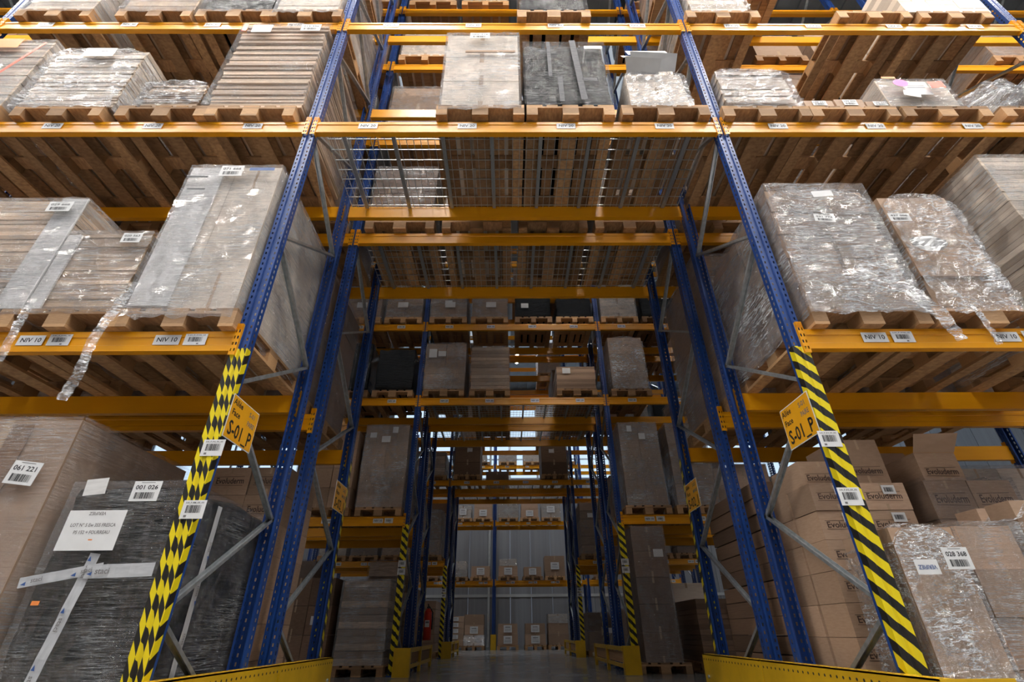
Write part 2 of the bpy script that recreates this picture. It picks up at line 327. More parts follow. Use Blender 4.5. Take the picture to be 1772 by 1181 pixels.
ME_post = post_mesh()
b = MB(); b.box(-.08, .08, -.03, .10, 0, .012); b.tube((-.06, -.015, .012), (-.06, -.015, .03), .01, 6); b.tube((.06, -.015, .012), (.06, -.015, .03), .01, 6); ME_foot = b.mesh('base_plate', M_blue)
def brace_mesh(y0, z0, y1, z1):
    mb = MB(); a = Vector((0, y0, z0)); c = Vector((0, y1, z1)); d = (c - a).normalized(); nn = Vector((0, -d.z, d.y))
    mb.bar(a, c, .036, .004)                      # web
    for s in (-1, 1):
        off = Vector((s * .018, 0, 0)); mb.bar(a + off + nn * .009, c + off + nn * .009, .004, .022)
    for p in (a, c): mb.tube(p + Vector((-.026, 0, 0)), p + Vector((.026, 0, 0)), .008, 8)
    return mb.mesh('brace', M_galv)
DEP = 1.062
BR = []
zf, zr = .645, .05
zz = [(DEP - .04, .06), (.04, .645)]
kk = 0
while zz[-1][1] < PH - .7:
    y = DEP - .04 if len(zz) % 2 == 0 else .04; zz.append((y, .645 + .637 * (len(zz) - 1)))
BR = [brace_mesh(*zz[i], *zz[i + 1]) for i in range(len(zz) - 1)]
BRH = brace_mesh(.04, .2, DEP - .04, .2)
def haz_mesh(mt, z1=2.17):
    mb = MB(); e = .003
    P = [(-.05 - e, .045), (-.05 - e, -e), (-.015, -e), (-.008, .006), (.008, .006), (.015, -e), (.05 + e, -e), (.05 + e, .045)]
    for i in range(len(P) - 1): mb.quad([(*P[i], .02), (*P[i + 1], .02), (*P[i + 1], z1), (*P[i], z1)])
    return mb.mesh('hazard_tape', mt)
ME_haz = haz_mesh(M_haz); ME_hazl = haz_mesh(M_hazl)
def bc_label(code): return label_mesh(.125, .098, [('t', code, 0, .36, .13, .8), ('b', 0, .02, .66, .42), ('q', -.28, -.36, .12, .12, 3)])
def location_sign(big, face, val):
    mb = MB(); w_, h = .35, .275
    mb.box(-w_ / 2, w_ / 2, -.0, .003, -h / 2, h / 2, 0); mb.box(-w_ / 2 + .006, w_ / 2 - .006, -.001, 0, -h / 2 + .006, h / 2 - .006, 1)
    o = ob('plate', mb.mesh('plate', [M_wht, M_sign]))
    t = MB(); add_text(t, 'Allée', -.10, .095, .055, 0, -.002); add_text(t, 'Face', -.10, .03, .055, 0, -.002)
    add_text(t, val, .09, .085, .045, 1, -.002); add_text(t, face, .095, .025, .045, 1, -.002, width=.09 if len(face) < 6 else .12); add_text(t, big, 0, -.07, .125, 0, -.002, width=.29)
    ob('lettering', t.mesh('lettering', [M_ink, M_greyink]), o); return o

def frame(row, ix, first=[]):
    y0, y1 = ROWS[row]; x = ix * BAY + HX
    side = {-2: 'second left of passage', -1: 'at left edge of passage', 0: 'at right edge of passage', 1: 'second right of passage', -3: 'at far left', 2: 'at far right'}[ix]
    lab = 'blue perforated upright frame with grey bracing, %s rack, %s' % (RN[row], side)
    f = thing('upright_frame', lab, 'rack frame', (x, y0, 0), 'blue rack frames')
    ob('post', ME_post, f); ob('post', ME_post, f, (0, y1 - y0, 0), (0, 0, PI))
    ob('base_plate', ME_foot, f); ob('base_plate', ME_foot, f, (0, y1 - y0, 0), (0, 0, PI))
    ob('brace', BRH, f)
    for m in BR: ob('brace', m, f)
    if ix in (-1, 0) and row in 'ACE':
        ob('hazard_tape', ME_hazl if (ix < 0 and row == 'A') else ME_haz, f)
        sg = 1 if ix == -1 else -1
        if row == 'A':
            for (z, c) in (((1.495, 'S-01_P_010_XX_XX'), (1.146, 'S-01_P_008_XX_XX')) if ix < 0 else ((1.528, 'S-01_P_014_XX_XX'), (1.192, 'S-01_P_012_XX_XX'))):
                o = ob('barcode_label', bc_label(c), f, (.035 * sg * (1 if ix < 0 else -1) if 0 else (.035 if ix < 0 else -.025), -.006, z))
        else:
            for z in (1.55, 1.43): ob('barcode_label', bc_label('S-02_P_006_XX_XX'), f, (0, -.006, z))
    if ix in (-1, 0) and row in 'BDF':
        ob('hazard_tape', ME_haz, f, (0, y1 - y0, 0), (0, 0, PI))
    if row in 'AB' and ix in (-1, 0):
        s = location_sign('S-01_P' if row == 'A' else 'S-02_I', 'PAIRE' if row == 'A' else 'IMPAIRE', 'S-01' if row == 'A' else 'S-02')
        s.name = 'location_sign'; tag(s, '%s orange location sign reading %s on the %s frame of the passage' % ('larger near' if row == 'A' else 'smaller farther', 'S-01_P' if row == 'A' else 'S-02_I', 'left' if ix < 0 else 'right'), 'sign', 'orange aisle signs on the frames')
        xx = x + (.058 if ix < 0 else -.058); s.location = (xx, 2.96 if row == 'A' else 5.06, 1.712 if row == 'A' else 1.74)
        s.rotation_euler = (0, 0, PI / 2 if ix < 0 else -PI / 2)
    return f
XS = {'A': (-3, -2, -1, 0, 1, 2), 'B': (-3, -2, -1, 0, 1, 2)}
for r in ROWS:
    for ix in XS.get(r, (-2, -1, 0, 1)): frame(r, ix)

def beam_mesh(L=3.592):
    P = [(0, -.083), (0, -.04), (.006, -.035), (.006, .02), (0, .025), (0, .05), (.009, .056), (.009, .072), (.05, .072), (.05, -.083)]
    mb = MB(); n = len(P)
    for i in range(n):
        a, c = P[i], P[(i + 1) % n]; mb.quad([(-L / 2, *a), (L / 2, *a), (L / 2, *c), (-L / 2, *c)][::-1])
    return mb.mesh('pallet_beam', M_orange)
ME_beam = beam_mesh()
mb = MB(); holed(mb, (-.021, 0), (0, 0), -.115, .125, .048, .010, .022); holed(mb, (0, 0), (.021, 0), -.115, .125, .048, .010, .022)
mb.quad([(-.021, 0, .077), (.021, 0, .077), (.021, 0, .125), (-.021, 0, .125)]); mb.quad([(-.021, 0, -.115), (-.021, .05, -.115), (-.021, .05, .125), (-.021, 0, .125)]); mb.quad([(.021, 0, -.115), (.021, .05, -.115), (.021, .05, .125), (.021, 0, .125)])
ME_conn = mb.mesh('connector', M_orange)
def niv(k): return label_mesh(.17, .075, [('t', 'NIV %d0' % (k + 1), 0, 0, .62, .78)])
ME_bar10 = label_mesh(.145, .085, [('t', 'S-01_P_0102_10', 0, .37, .14, .8), ('b', 0, 0, .62, .42), ('q', .15, -.38, .1, .12, 3)])
def beam(row, face, k, bay, gx=None, gy=None, gz=None):
    y0, y1 = ROWS.get(row, (21.5, 22.55)); x = bay * BAY if gx is None else gx; z = LV[k] if gz is None else gz
    y = (y0 - .012 if face == 'front' else y1 + .012); rz = 0 if face == 'front' else PI
    where = BN[bay] if gx is None else {-2: 'far left bay', -1: 'bay left of blue post', 0: 'bay right of blue post', 1: 'far right bay'}[bay]
    o = ob('pallet_beam', ME_beam, None, (x, y, z), (0, 0, rz))
    tag(o, 'orange beam, %s rack %s, %s level up, %s' % (RN[row], 'front side' if face == 'front' else 'back side', LN[k], where), 'rack beam', 'orange rack beams')
    for s in (-1, 1): ob('connector', ME_conn, o, (s * 1.816, -.006, 0))
    if face == 'front' and row in 'ACEG':
        for s in (-1.335, -.445, .445, 1.335):
            if k == 0: ob('level_label', niv(k), o, (s + (.03 if bay < 1 else 0), -.003, 0)); ob('barcode_label', ME_bar10, o, (s + (.215 if bay < 1 else .19), -.003, .003))
            else: ob('level_label', niv(k), o, (s, -.003, 0))
for r in ROWS:
    for k in range(5):
        for bay in (-2, -1, 0, 1, 2):
            if bay == 0 and k == 0: continue
            if abs(bay) == 2 and not (r in 'AB' and k >= 2): continue
            for face in ('front', 'rear'): beam(r, face, k, bay)

# wire decks over the passage
for r in 'ABCDEF':
    y0, y1 = ROWS[r]; D = y1 - y0
    t = thing('wire_deck', 'grey wire mesh deck over the passage, %s rack, second level' % RN[r], 'wire deck', (0, y0, 4.536), 'wire decks over the passage')
    b = MB(); ny = 9
    for i in range(ny): yy = .06 + i * (D - .12) / (ny - 1); b.box(-1.77, 1.77, yy - .0035, yy + .0035, .006, .013)
    nx = 54
    for i in range(nx): xx = -1.77 + i * 3.54 / (nx - 1); b.box(xx - .0025, xx + .0025, .0, D, .0, .005)
    o = ob('wire_grid', b.mesh('wire_grid', M_wire), t); o['kind'] = 'stuff'
    for i in range(8):
        ob('support_bar', ubox(M_galv), t, (-1.6 + i * 3.2 / 7, .05, -.03), scale=(.035, D - .1, .025))

# end guards
def guard(r0, r1, sx, solid):
    ya = ROWS[r0][0] - (.30 if solid else .17); yb = ROWS[r1][1] + .12
    side = 'left' if sx < 0 else 'right'
    t = thing('end_guard', 'yellow steel floor guard along %s side of passage, %s pair of racks' % (side, {'A': 'nearest', 'C': 'middle', 'E': 'farthest'}[r0]), 'floor guard', (sx * 1.72, ya, 0), 'yellow guards at the passage')
    L = yb - ya; g = -sx  # tunnel side
    if solid:
        h = L * .58
        for (a, c) in ((0, h - .01), (h + .01, L)):
            b = MB(); holed(b, (0, a), (0, c), 0, .37, .5, .01, .0)
            b.v.clear(); b.f.clear(); b.m.clear()
            b.box(-.004, .004, a, c, .0, .37)
            b.box(-.004, sx * .075, a, c, .362, .37) if sx > 0 else b.box(sx * .075, .004, a, c, .362, .37)
            o = ob('guard_panel', b.mesh('guard_panel', M_guard), t)
            n = int((c - a) / .06)
            s_ = MB()
            for i in range(n):
                yy = a + .04 + i * .06; s_.tube((sx * .04, yy, .368), (sx * .04, yy, .3705), .008, 8)
                for zz_ in (.33, .06): s_.tube((-.0045 * sx, yy, zz_), (-.0052 * sx, yy, zz_), .008, 8)
            q = ob('slot_row', s_.mesh('slot_row', M_blackm), o); q['kind'] = 'stuff'
        b = MB(); b.box(min(0, sx * .32), max(0, sx * .32), -.004, .004, 0, .37); ob('front_panel', b.mesh('front_panel', M_guard), t)
        for yy in (.12, h, L - .1):
            b = MB(); b.tube((-g * .0 - sx * .004, yy, .2), (-sx * .016, yy, .2), .014, 8); ob('bolt', b.mesh('bolt', M_galv), t)
    else:
        b = MB(); b.box(-.09, .16, -.004, .006, 0, .37); b.box(-.09, -.082, 0, .1, 0, .37); b.box(.152, .16, 0, .1, 0, .37); ob('front_panel', b.mesh('front_panel', M_guard), t)
        xo = .09 * g
        for (z0, z1) in ((.30, .36), (.09, .14)): ob('rail', ubox(M_guard), t, (xo, .05, z0), scale=(.03, L - .05, z1 - z0))
        for yy in (L / 2 - .05, L - .1): ob('guard_post', ubox(M_guard), t, (xo, yy, 0), scale=(.05, .07, .36))
        ob('back_plate', ubox(M_woodx), t, (xo + sx * .02, .1, .15), scale=(.012, L - .2, .14))
for sx in (-1, 1): guard('A', 'B', sx, True); guard('C', 'D', sx, False); guard('E', 'F', sx, False)

# ------------------------------------------------------------------ pallets
b = MB(); b.box(-.5, .5, 0, 1, 0, 1)
def pallet_full():
    t = ob('wooden_pallet', None)
    for x, w_ in ((-.3275, .145), (-.165, .10), (0, .145), (.165, .10), (.3275, .145)): ob('top_board', ubox(M_wood), t, (x, 0, .122), scale=(w_, 1.2, .022))
    for y in (0, .5275, 1.055): ob('cross_board', ubox(M_woodx), t, (0, y, .100), scale=(.8, .145, .022))
    for y in (0, .5275, 1.055):
        for x in (-.35, 0, .35): ob('block', ubox(M_wood), t, (x, y, .022), scale=(.10 if x else .145, .145, .078))
    for x in (-.35, 0, .35): ob('bottom_board', ubox(M_wood), t, (x, 0, 0), scale=(.10 if x else .145, 1.2, .022))
    return t
P0 = pallet_full(); P0.location = (0, 0, -50)
b = MB()
for x, w_ in ((-.3275, .145), (-.165, .10), (0, .145), (.165, .10), (.3275, .145)): b.box(x - w_ / 2, x + w_ / 2, 0, 1.2, .122, .144)
for y in (0, .5275, 1.055):
    b.box(-.4, .4, y, y + .145, .100, .122)
    for x in (-.35, 0, .35): b.box(x - .05, x + .05, y, y + .145, .022, .1)
for x in (-.35, 0, .35): b.box(x - .05, x + .05, 0, 1.2, 0, .022)
ME_pal = b.mesh('wooden_pallet', M_wood)
def pallet(x, y, z, where, full=True, desc='wooden pallet'):
    if full: t = copy_tree(P0)
    else: t = ob('wooden_pallet', ME_pal)
    t.location = (x, y, z); tag(t, desc + ' ' + where, 'pallet', 'wooden pallets'); return t

# ------------------------------------------------------------------ loads
def wrap_mesh(seed, slump=0., amp=.012, mat=None, N=18, hm=.055):
    r = random.Random(seed); mb = MB(); off = Vector((seed * 7.3, seed * 3.1, 0))
    def disp(p, nrm):
        v = noise.noise(Vector(p) * 5 + off) * 1.2 + noise.noise(Vector((p[0] * 4, p[1] * 4, p[2] * 22)) + off)
        q = Vector(p) + Vector(nrm) * (abs(v) * amp + .004)
        if slump: q.z -= slump * max(0, q.z - .5) * (abs(q.x) * 2) ** 3
        return tuple(q)
    def grid(fn, nrm, nu, nv):
        k = len(mb.v)
        for j in range(nv + 1):
            for i in range(nu + 1): mb.v.append(disp(fn(i / nu, j / nv), nrm))
        for j in range(nv):
            for i in range(nu): a = k + j * (nu + 1) + i; mb.f.append((a, a + 1, a + nu + 2, a + nu + 1)); mb.m.append(0)
    hem = lambda u, v: -hm + .6 * hm * noise.noise(Vector((u * 9, seed * 2.2, 0))) if v == 0 else v
    e = .5
    grid(lambda u, v: (-e + u, 0, hem(u, v)), (0, -1, 0), N, N + 6)
    grid(lambda u, v: (e, u, hem(u + 3, v)), (1, 0, 0), N, N)
    grid(lambda u, v: (-e, 1 - u, hem(u + 6, v)), (-1, 0, 0), N, N)
    grid(lambda u, v: (-e + u, v, 1), (0, 0, 1), 8, 8)
    return mb.mesh('stretch_wrap', mat or M_film, True)
WR = [wrap_mesh(i) for i in range(4)]; WRH = [wrap_mesh(10 + i, .25, .03, M_filmh) for i in range(3)]; WRL = [wrap_mesh(20 + i, 0, .008, M_films, 8, 0) for i in range(2)]; WRB = [wrap_mesh(30 + i, 0, .01, M_film, 10, 0) for i in range(3)]; WRHB = [wrap_mesh(40 + i, .2, .025, M_filmh, 12, 0) for i in range(2)]
def blob_mesh(seed, amp, mat, N=16, round_=.06):
    mb = MB(); off = Vector((seed * 5.1, seed, 0)); 
    def pt(x, y, z):
        v = Vector((x, y - .5, z - .5)); c = Vector((max(-.5 + round_, min(.5 - round_, v.x)), max(-.5 + round_, min(.5 - round_, v.y)), max(-.5 + round_, min(.5 - round_, v.z))))
        d = v - c; q = c + (d.normalized() * round_ if d.length > 1e-6 else d)
        nz = noise.noise(q * 3.5 + off) + .5 * noise.noise(q * 9 + off) + .3 * noise.noise(Vector((q.x * 3, q.y * 3, q.z * 25)))
        q = q * (1 + nz * amp); return (q.x, q.y + .5, max(0, q.z + .5))
    for fn in (lambda u, v: (u - .5, 0, v), lambda u, v: (.5, u, v), lambda u, v: (-.5, 1 - u, v), lambda u, v: (u - .5, v, 1), lambda u, v: (.5 - u, 1, v)):
        k = len(mb.v)
        for j in range(N + 1):
            for i in range(N + 1): mb.v.append(pt(*fn(i / N, j / N)))
        for j in range(N):
            for i in range(N): a = k + j * (N + 1) + i; mb.f.append((a, a + 1, a + N + 2, a + N + 1)); mb.m.append(0)
    return mb.mesh('blob', mat, True)
BLK = [blob_mesh(i, .035, M_black) for i in range(3)]; BAG = [blob_mesh(9 + i, .16, M_filmh, 18, .3) for i in range(2)]
def carton_mesh(mat, seam=True):
    b = MB(); b.box(-.5, .5, 0, 1, 0, 1, 0)
    b.quad([(-.5, -.001, .965), (.5, -.001, .965), (.5, .0, .985), (-.5, .0, .985)], 0)
    if seam: b.quad([(-.03, -.003, .0), (.03, -.003, .0), (.03, -.003, .22), (-.03, -.003, .22)], 1); b.quad([(-.03, -.003, .78), (.03, -.003, .78), (.03, -.003, 1), (-.03, -.003, 1)], 1)
    return b.mesh('carton', [mat, M_tape])
CM = {'card': carton_mesh(M_card), 'dark': carton_mesh(M_cardd), 'pale': carton_mesh(M_cardw)}
def EVO():
    b = MB(); add_text(b, 'Evoluderm', 0, 0, .3, 0, 0, width=.74); b.quad([(-.4, 0, .14), (.36, 0, .16), (.36, 0, .175), (-.4, 0, .155)]); b.quad([(-.4, 0, -.15), (.36, 0, -.17), (.36, 0, -.155), (-.4, 0, -.135)])
    return b.mesh('printed_name', M_boxink)
ME_evo = EVO()
def load(kind, x0, x1, y0, d, zb, z1, label, group, wrap=0, nx=2, nz=3, n=18, mat='card', jit=.01, name=None, evo=False, cat=None, smat=None, seed=None):
    w_ = x1 - x0; h = z1 - zb; r = random.Random(seed if seed is not None else int((x0 * 13 + y0 * 7 + zb * 3) * 1000))
    nm = {'sheets': 'board_stack', 'cartons': 'carton_stack', 'big': 'large_carton', 'black': 'black_wrapped_load', 'bag': 'film_bundle'}[kind]
    t = thing(name or nm, label, cat or {'sheets': 'board stack', 'cartons': 'boxes', 'big': 'box', 'black': 'wrapped pallet load', 'bag': 'film bundle'}[kind], ((x0 + x1) / 2, y0, zb), group)
    if kind == 'sheets':
        lh = h / n; 
        sx_ = 0
        for i in range(n):
            if i % 5 == 0: sx_ = r.uniform(-jit, jit)
            dx = sx_ * .7 + r.uniform(-jit, jit) * .3; dy = r.uniform(0, jit)
            ob('board_layer', ubox(smat or M_sheet), t, (dx, dy + .004, i * lh), scale=(w_ - 2 * jit - .004, d - 2 * jit, lh * r.uniform(.9, .97)))
    elif kind == 'cartons':
        cw = w_ / nx; ch = h / nz
        for j in range(nz):
            for i in range(nx):
                for q in range(2):
                    o = ob('carton', CM[mat], t, (-w_ / 2 + cw * (i + .5) + r.uniform(-jit, jit) * .3, q * d / 2 + r.uniform(0, jit) + .002, ch * j), (0, 0, 0), (cw * .985 - jit * .3, d / 2 - .012 - jit, ch * .985))
                    if evo and q == 0: ob('printed_name', ME_evo, o, (0, -.004, .5))
    elif kind == 'big':
        for i in range(nx): ob('carton', CM[mat], t, (-w_ / 2 + w_ / nx * (i + .5), .003, 0), scale=(w_ / nx * .99, d, h))
    elif kind == 'black':
        m = BLK[r.randrange(3)]; ob('film_cover', m, t, scale=(w_, d, h))
    elif kind == 'bag':
        ob('film_bag', BAG[r.randrange(2)], t, scale=(w_, d, h)); ob('board_inside', CM['pale'], t, (0, .15 * d, 0), scale=(w_ * .6, d * .6, h * .55))
    if wrap:
        me = (WRB[r.randrange(3)] if wrap == 1 and y0 > 3 else WRHB[r.randrange(2)] if wrap == 2 and y0 > 3 else WR[r.randrange(4)] if wrap == 1 else WRH[r.randrange(3)] if wrap == 2 else WRL[r.randrange(2)])
        ob('stretch_wrap', me, t, (0, -.008, 0), scale=(w_ + .02, d + .02, h + .015))
    return t
def stick(t, w_, h, x, z, items, name='label', rot=0, y=None, mats=None, key=None, label=None):
    o = ob(name, label_mesh(w_, h, items, mats, key), t, (x - t.location.x, (y if y is not None else -.045), z - t.location.z), (0, rot, 0))
    if label: o['label'] = label
    return o
def numlab(t, s, x, z, w_=.16, h=.13, rot=0, y=None): return stick(t, w_, h, x, z, [('t', s, 0, .18, .3, .8), ('b', 0, -.22, .7, .32), ('q', 0, .43, .5, .03, 3)], 'number_label', rot, y)
def plain(t, w_, h, x, z, mats=None, rot=0, y=None, name='paper_label', items=()): return stick(t, w_, h, x, z, list(items), name, rot, y, mats, key=('p', round(w_, 3), round(h, 3), mats[0].name if mats else 'w', repr(items)))
YA = 2.72; ZB = [.15] + [z + HB + .146 for z in LV]; ZB[2] += .014
WRAPG = 'loads on the nearest rack'
# --- nearest rack, first level, left
def A(kind, x0, x1, k, z1, label, **kw):
    d = kw.pop('d', 1.16); y = kw.pop('y', YA); px = kw.pop('px', None); pal = kw.pop('pal', True)
    if pal:
        zz_ = (LV[k - 1] + HB + (.014 if k == 2 and abs((x0 + x1) / 2) < 1.8 else 0) + .001) if k else .002
        pallet((x0 + x1) / 2 if px is None else px, y - .01, zz_, 'under the ' + ' '.join(label.split()[:12]).rstrip(','), True)
    return load(kind, x0, x1, y, d, ZB[k], z1, label, WRAPG, **kw)
t = A('sheets', -4.12, -3.36, 1, 3.48, 'wrapped brown board stack with white edge board and number 029 666, at left edge', wrap=1, n=26, px=-3.89)
ob('edge_board', ubox(M_board), t, (.29, -.012, .0), scale=(.2, .012, 1.04)); numlab(t, '029 666', -3.5, 3.37, .18, .1)
t = A('sheets', -3.325, -2.72, 1, 3.13, 'low wrapped board stack with pale corner strip, left of tall white load', wrap=1, n=22, px=-3.075, mat='pale')
ob('edge_board', ubox(M_board), t, (-.26, -.012, 0), scale=(.1, .012, .66)); numlab(t, '020 563', -2.83, 3.05, .14, .09)
t = A('big', -2.665, -1.94, 1, 3.86, 'tallest pale wrapped carton with number 071 666, beside the left striped post', wrap=1, nx=2, mat='pale')
ob('edge_board', ubox(M_board), t, (-.22, -.012, .02), scale=(.27, .012, 1.38)); numlab(t, '071 666', -2.31, 3.77, .18, .12); plain(t, .16, .02, -2.56, 3.70, [M_ink]); plain(t, .14, .015, -2.53, 3.56, [M_ink]); plain(t, .2, .035, -2.07, 3.79, [M_blueink])
A('sheets', -5.2, -4.42, 1, 3.3, 'brown board stack beyond the left edge load', n=8, wrap=3)
# right
t = A('cartons', 1.965, 2.76, 1, 3.58, 'wide wrapped carton stack beside the right striped post, nearest rack', wrap=2, nx=2, nz=5, jit=.03)
ob('wrap_layer', WR[1], t, (0, -.03, 0), scale=(.8, 1.18, 1.18)); numlab(t, '031 774', 2.28, 3.19, .15, .07, .1, -.09); plain(t, .16, .06, 2.35, 3.45, None, -.1, -.09)
t = A('cartons', 2.86, 3.42, 1, 3.52, 'narrow wrapped carton column with number 437 006 and crumpled white paper', wrap=2, nx=1, nz=4, jit=.02, px=3.2)
t0 = t; numlab(t, '437 006', 2.86, 3.21, .16, .08, 0, -.08)
b = MB(); 
for i in range(10):
    for j in range(6):
        p = lambda i, j: (-.13 + i * .026, -.02 * abs(noise.noise(Vector((i * .9, j * .8, 3)))) * 2, -.07 * math.sin(PI * i / 10) + j * .025 * math.sin(PI * (i + 1.5) / 12.5))
        b.quad([p(i, j), p(i + 1, j), p(i + 1, j + 1), p(i, j + 1)])
ob('crumpled_paper', b.mesh('crumpled_paper', M_wht), t, (-.17, -.075, .49))
t = A('sheets', 3.9, 4.7, 1, 3.99, 'tallest stack of thin grey brown boards at the right edge', wrap=1, n=30, smat=M_sheetw, jit=.004)
def ribbon(t, pts, w_):
    mb = MB(); P = []; n = 10
    for a, c in zip(pts, pts[1:]):
        for i in range(n): P.append(Vector(a).lerp(Vector(c), i / n))
    P.append(Vector(pts[-1])); k = len(P)
    for i, p in enumerate(P):
        d = (P[min(i + 1, k - 1)] - P[max(i - 1, 0)]).normalized(); s_ = Vector((d.z, 0, -d.x)); q = p - t.location
        for j in range(7):
            u = j / 6 - .5; ww = w_ * (.6 + .5 * abs(noise.noise(p * 4)))
            mb.v.append(tuple(q + s_ * (u * ww) + Vector((0, -.03 * abs(noise.noise(Vector((i * .35, j * .8, w_ * 90)))) - .01, 0))))
    for i in range(k - 1):
        for j in range(6): a = i * 7 + j; mb.f.append((a, a + 1, a + 8, a + 7)); mb.m.append(0)
    o = ob('loose_film', mb.mesh('loose_film', M_filmh, True), t); return o
tl = [o for o in bpy.data.objects if o.name == 'large_carton'][0]
ribbon(tl, ((-2.62, 2.67, 2.62), (-2.645, 2.66, 2.47), (-2.70, 2.65, 2.16), (-2.685, 2.66, 1.92), (-2.72, 2.67, 1.75)), .11)
tl = [o for o in bpy.data.objects if o.name == 'board_stack.001'][0]
ribbon(tl, ((-3.24, 2.66, 2.48), (-3.22, 2.65, 2.29), (-3.21, 2.65, 2.0)), .09)
ribbon(t0, ((2.3, 2.63, 2.68), (2.6, 2.62, 2.52), (2.74, 2.63, 2.3), (2.79, 2.64, 2.12)), .13); ribbon(t0, ((2.9, 2.66, 2.6), (2.98, 2.62, 2.3), (3.0, 2.63, 2.08)), .06)
# --- second level left
t = A('sheets', -5.45, -4.68, 2, 5.77, 'wrapped board stack with red band and orange sticker, top left corner', wrap=1, n=24, smat=M_sheetw)
plain(t, .34, .16, -5.12, 5.66, [M_oran]); plain(t, .03, .9, -4.86, 5.25, [M_red], .35, name='red_band'); plain(t, .12, .12, -5.2, 5.43, [M_red])
t = A('sheets', -4.58, -3.68, 2, 5.62, 'bright wrapped board stack, second from the left on second level', wrap=2, n=26, smat=M_sheetw, jit=.02); plain(t, .3, .14, -4.1, 5.5)
t = A('sheets', -3.47, -2.9, 2, 5.05, 'small low shrink wrapped board stack, between two tall stacks on second level', wrap=2, n=13, px=-3.2, jit=.025)
t = A('sheets', -2.86, -1.95, 2, 6.1, 'ragged tall board stack with number 213 396, beside the left post', wrap=3, n=38, smat=M_sheet, jit=.025)
numlab(t, '213 396', -2.12, 5.97, .2, .12); plain(t, .2, .14, -2.62, 5.95); plain(t, .05, .14, -2.8, 5.97, [M_red])
# centre
t = A('cartons', -.70, .035, 2, 5.92, 'tall pale wrapped carton stack over the passage', wrap=1, nx=1, nz=3, mat='pale', jit=.012, px=-.33)
numlab(t, '066 318', -.36, 5.82, .2, .1); ob('cardboard_band', ubox(M_card), t, (.08, -.02, .86), scale=(.5, .01, .03))
t = A('black', .085, .90, 2, 5.75, 'black film wrapped load with white tape strips, over the passage', wrap=3)
plain(t, .06, 1.0, .60, 5.23, [M_tapeg], -.05, name='tape_strip'); plain(t, .035, .6, .33, 5.4, [M_tapeg], 0, name='tape_strip'); plain(t, .18, .05, .78, 5.60, None); plain(t, .14, .04, .70, 5.05, [M_tapeg]); plain(t, .045, .4, .42, 4.9, [M_tapeg], 0, name='tape_strip')
t = load('cartons', 1.06, 1.62, YA, 1.0, ZB[2], 5.22, 'open white cartons in loose cloudy film, right end over the passage', WRAPG, wrap=2, nx=1, nz=2, mat='pale', jit=.03)
b = MB()
for (xa, xb, z, s) in ((-.2, .22, .55, .14), (-.26, .05, .5, .1)):
    b = MB(); b.quad([(xa, -.0, z), (xb, .0, z), (xb + .02, -.10, z + s), (xa - .03, -.12, z + s)]); ob('open_flap', b.mesh('open_flap', M_wht), t); b = MB(); b.quad([(xa, .0, z + .3), (xb, .0, z + .3), (xb, .06, z + s + .34), (xa, .06, z + s + .34)]); ob('open_flap', b.mesh('open_flap', M_wht), t)
ob('inner_box', CM['pale'], t, (.02, .04, .54), scale=(.4, .6, .32))
pallet(1.36, YA - .01, LV[1] + HB + .015, 'under the open white cartons over the passage')
# right
t = A('sheets', 1.935, 2.63, 2, 5.27, 'rounded bright white wrapped stack, second level beside the right post', wrap=2, n=10, smat=M_sheetw, jit=.02)
t = pallet(3.09, YA - .01, LV[1] + HB + .001, 'under three small flat cartons on second level')
for i, (x, w_, h, l) in enumerate(((2.82, .27, .1, 'left'), (3.11, .27, .12, 'middle'), (3.39, .26, .09, 'right'))):
    c = load('big', x - w_ / 2, x + w_ / 2, YA + .01, .4, ZB[2], ZB[2] + h, 'small flat tan carton, %s of three on second level right' % l, 'small flat cartons', nx=1); 
    numlab(c, '199 005' if i == 1 else '188 241', x, ZB[2] + h * .55, .13, h * .7, 0, -.004)
t = A('big', 3.46, 4.12, 2, 5.1, 'grey white carton with pink and red stickers and torn paper', wrap=1, nx=1, mat='pale', px=3.94)
b = MB(); b.tube((0, 0, 0), (0, -.002, 0), 1, 20); ob('pink_sticker', b.mesh('round_sticker', M_pink), t, (-.19, -.075, .24), scale=(.07, 1, .055))
plain(t, .14, .1, 3.93, 4.92, [M_red], -.05, -.075, name='red_sticker'); plain(t, .24, .2, 3.76, 4.91, None, .0, items=(('q', 0, .2, .7, .04, 3), ('q', 0, .05, .7, .04, 3))); plain(t, .15, .08, 3.66, 4.80, None, .3, -.06, name='torn_paper'); plain(t, .13, .03, 3.56, 5.08, [M_oran], 0, name='orange_sticker')
t = A('bag', 4.42, 5.3, 2, 5.2, 'crumpled bubble film bundle at the right edge on second level', cat='film bundle')
for i, s in enumerate((-.2, .2)):
    b = MB(); b.tube((0, 0, 0), (0, .7, 0), .11, 20); b.tube((0, -.003, 0), (0, .0, 0), .04, 12, 1); ob('film_roll', b.mesh('film_roll', [M_filmh, M_card]), t, (s, .05, .38))
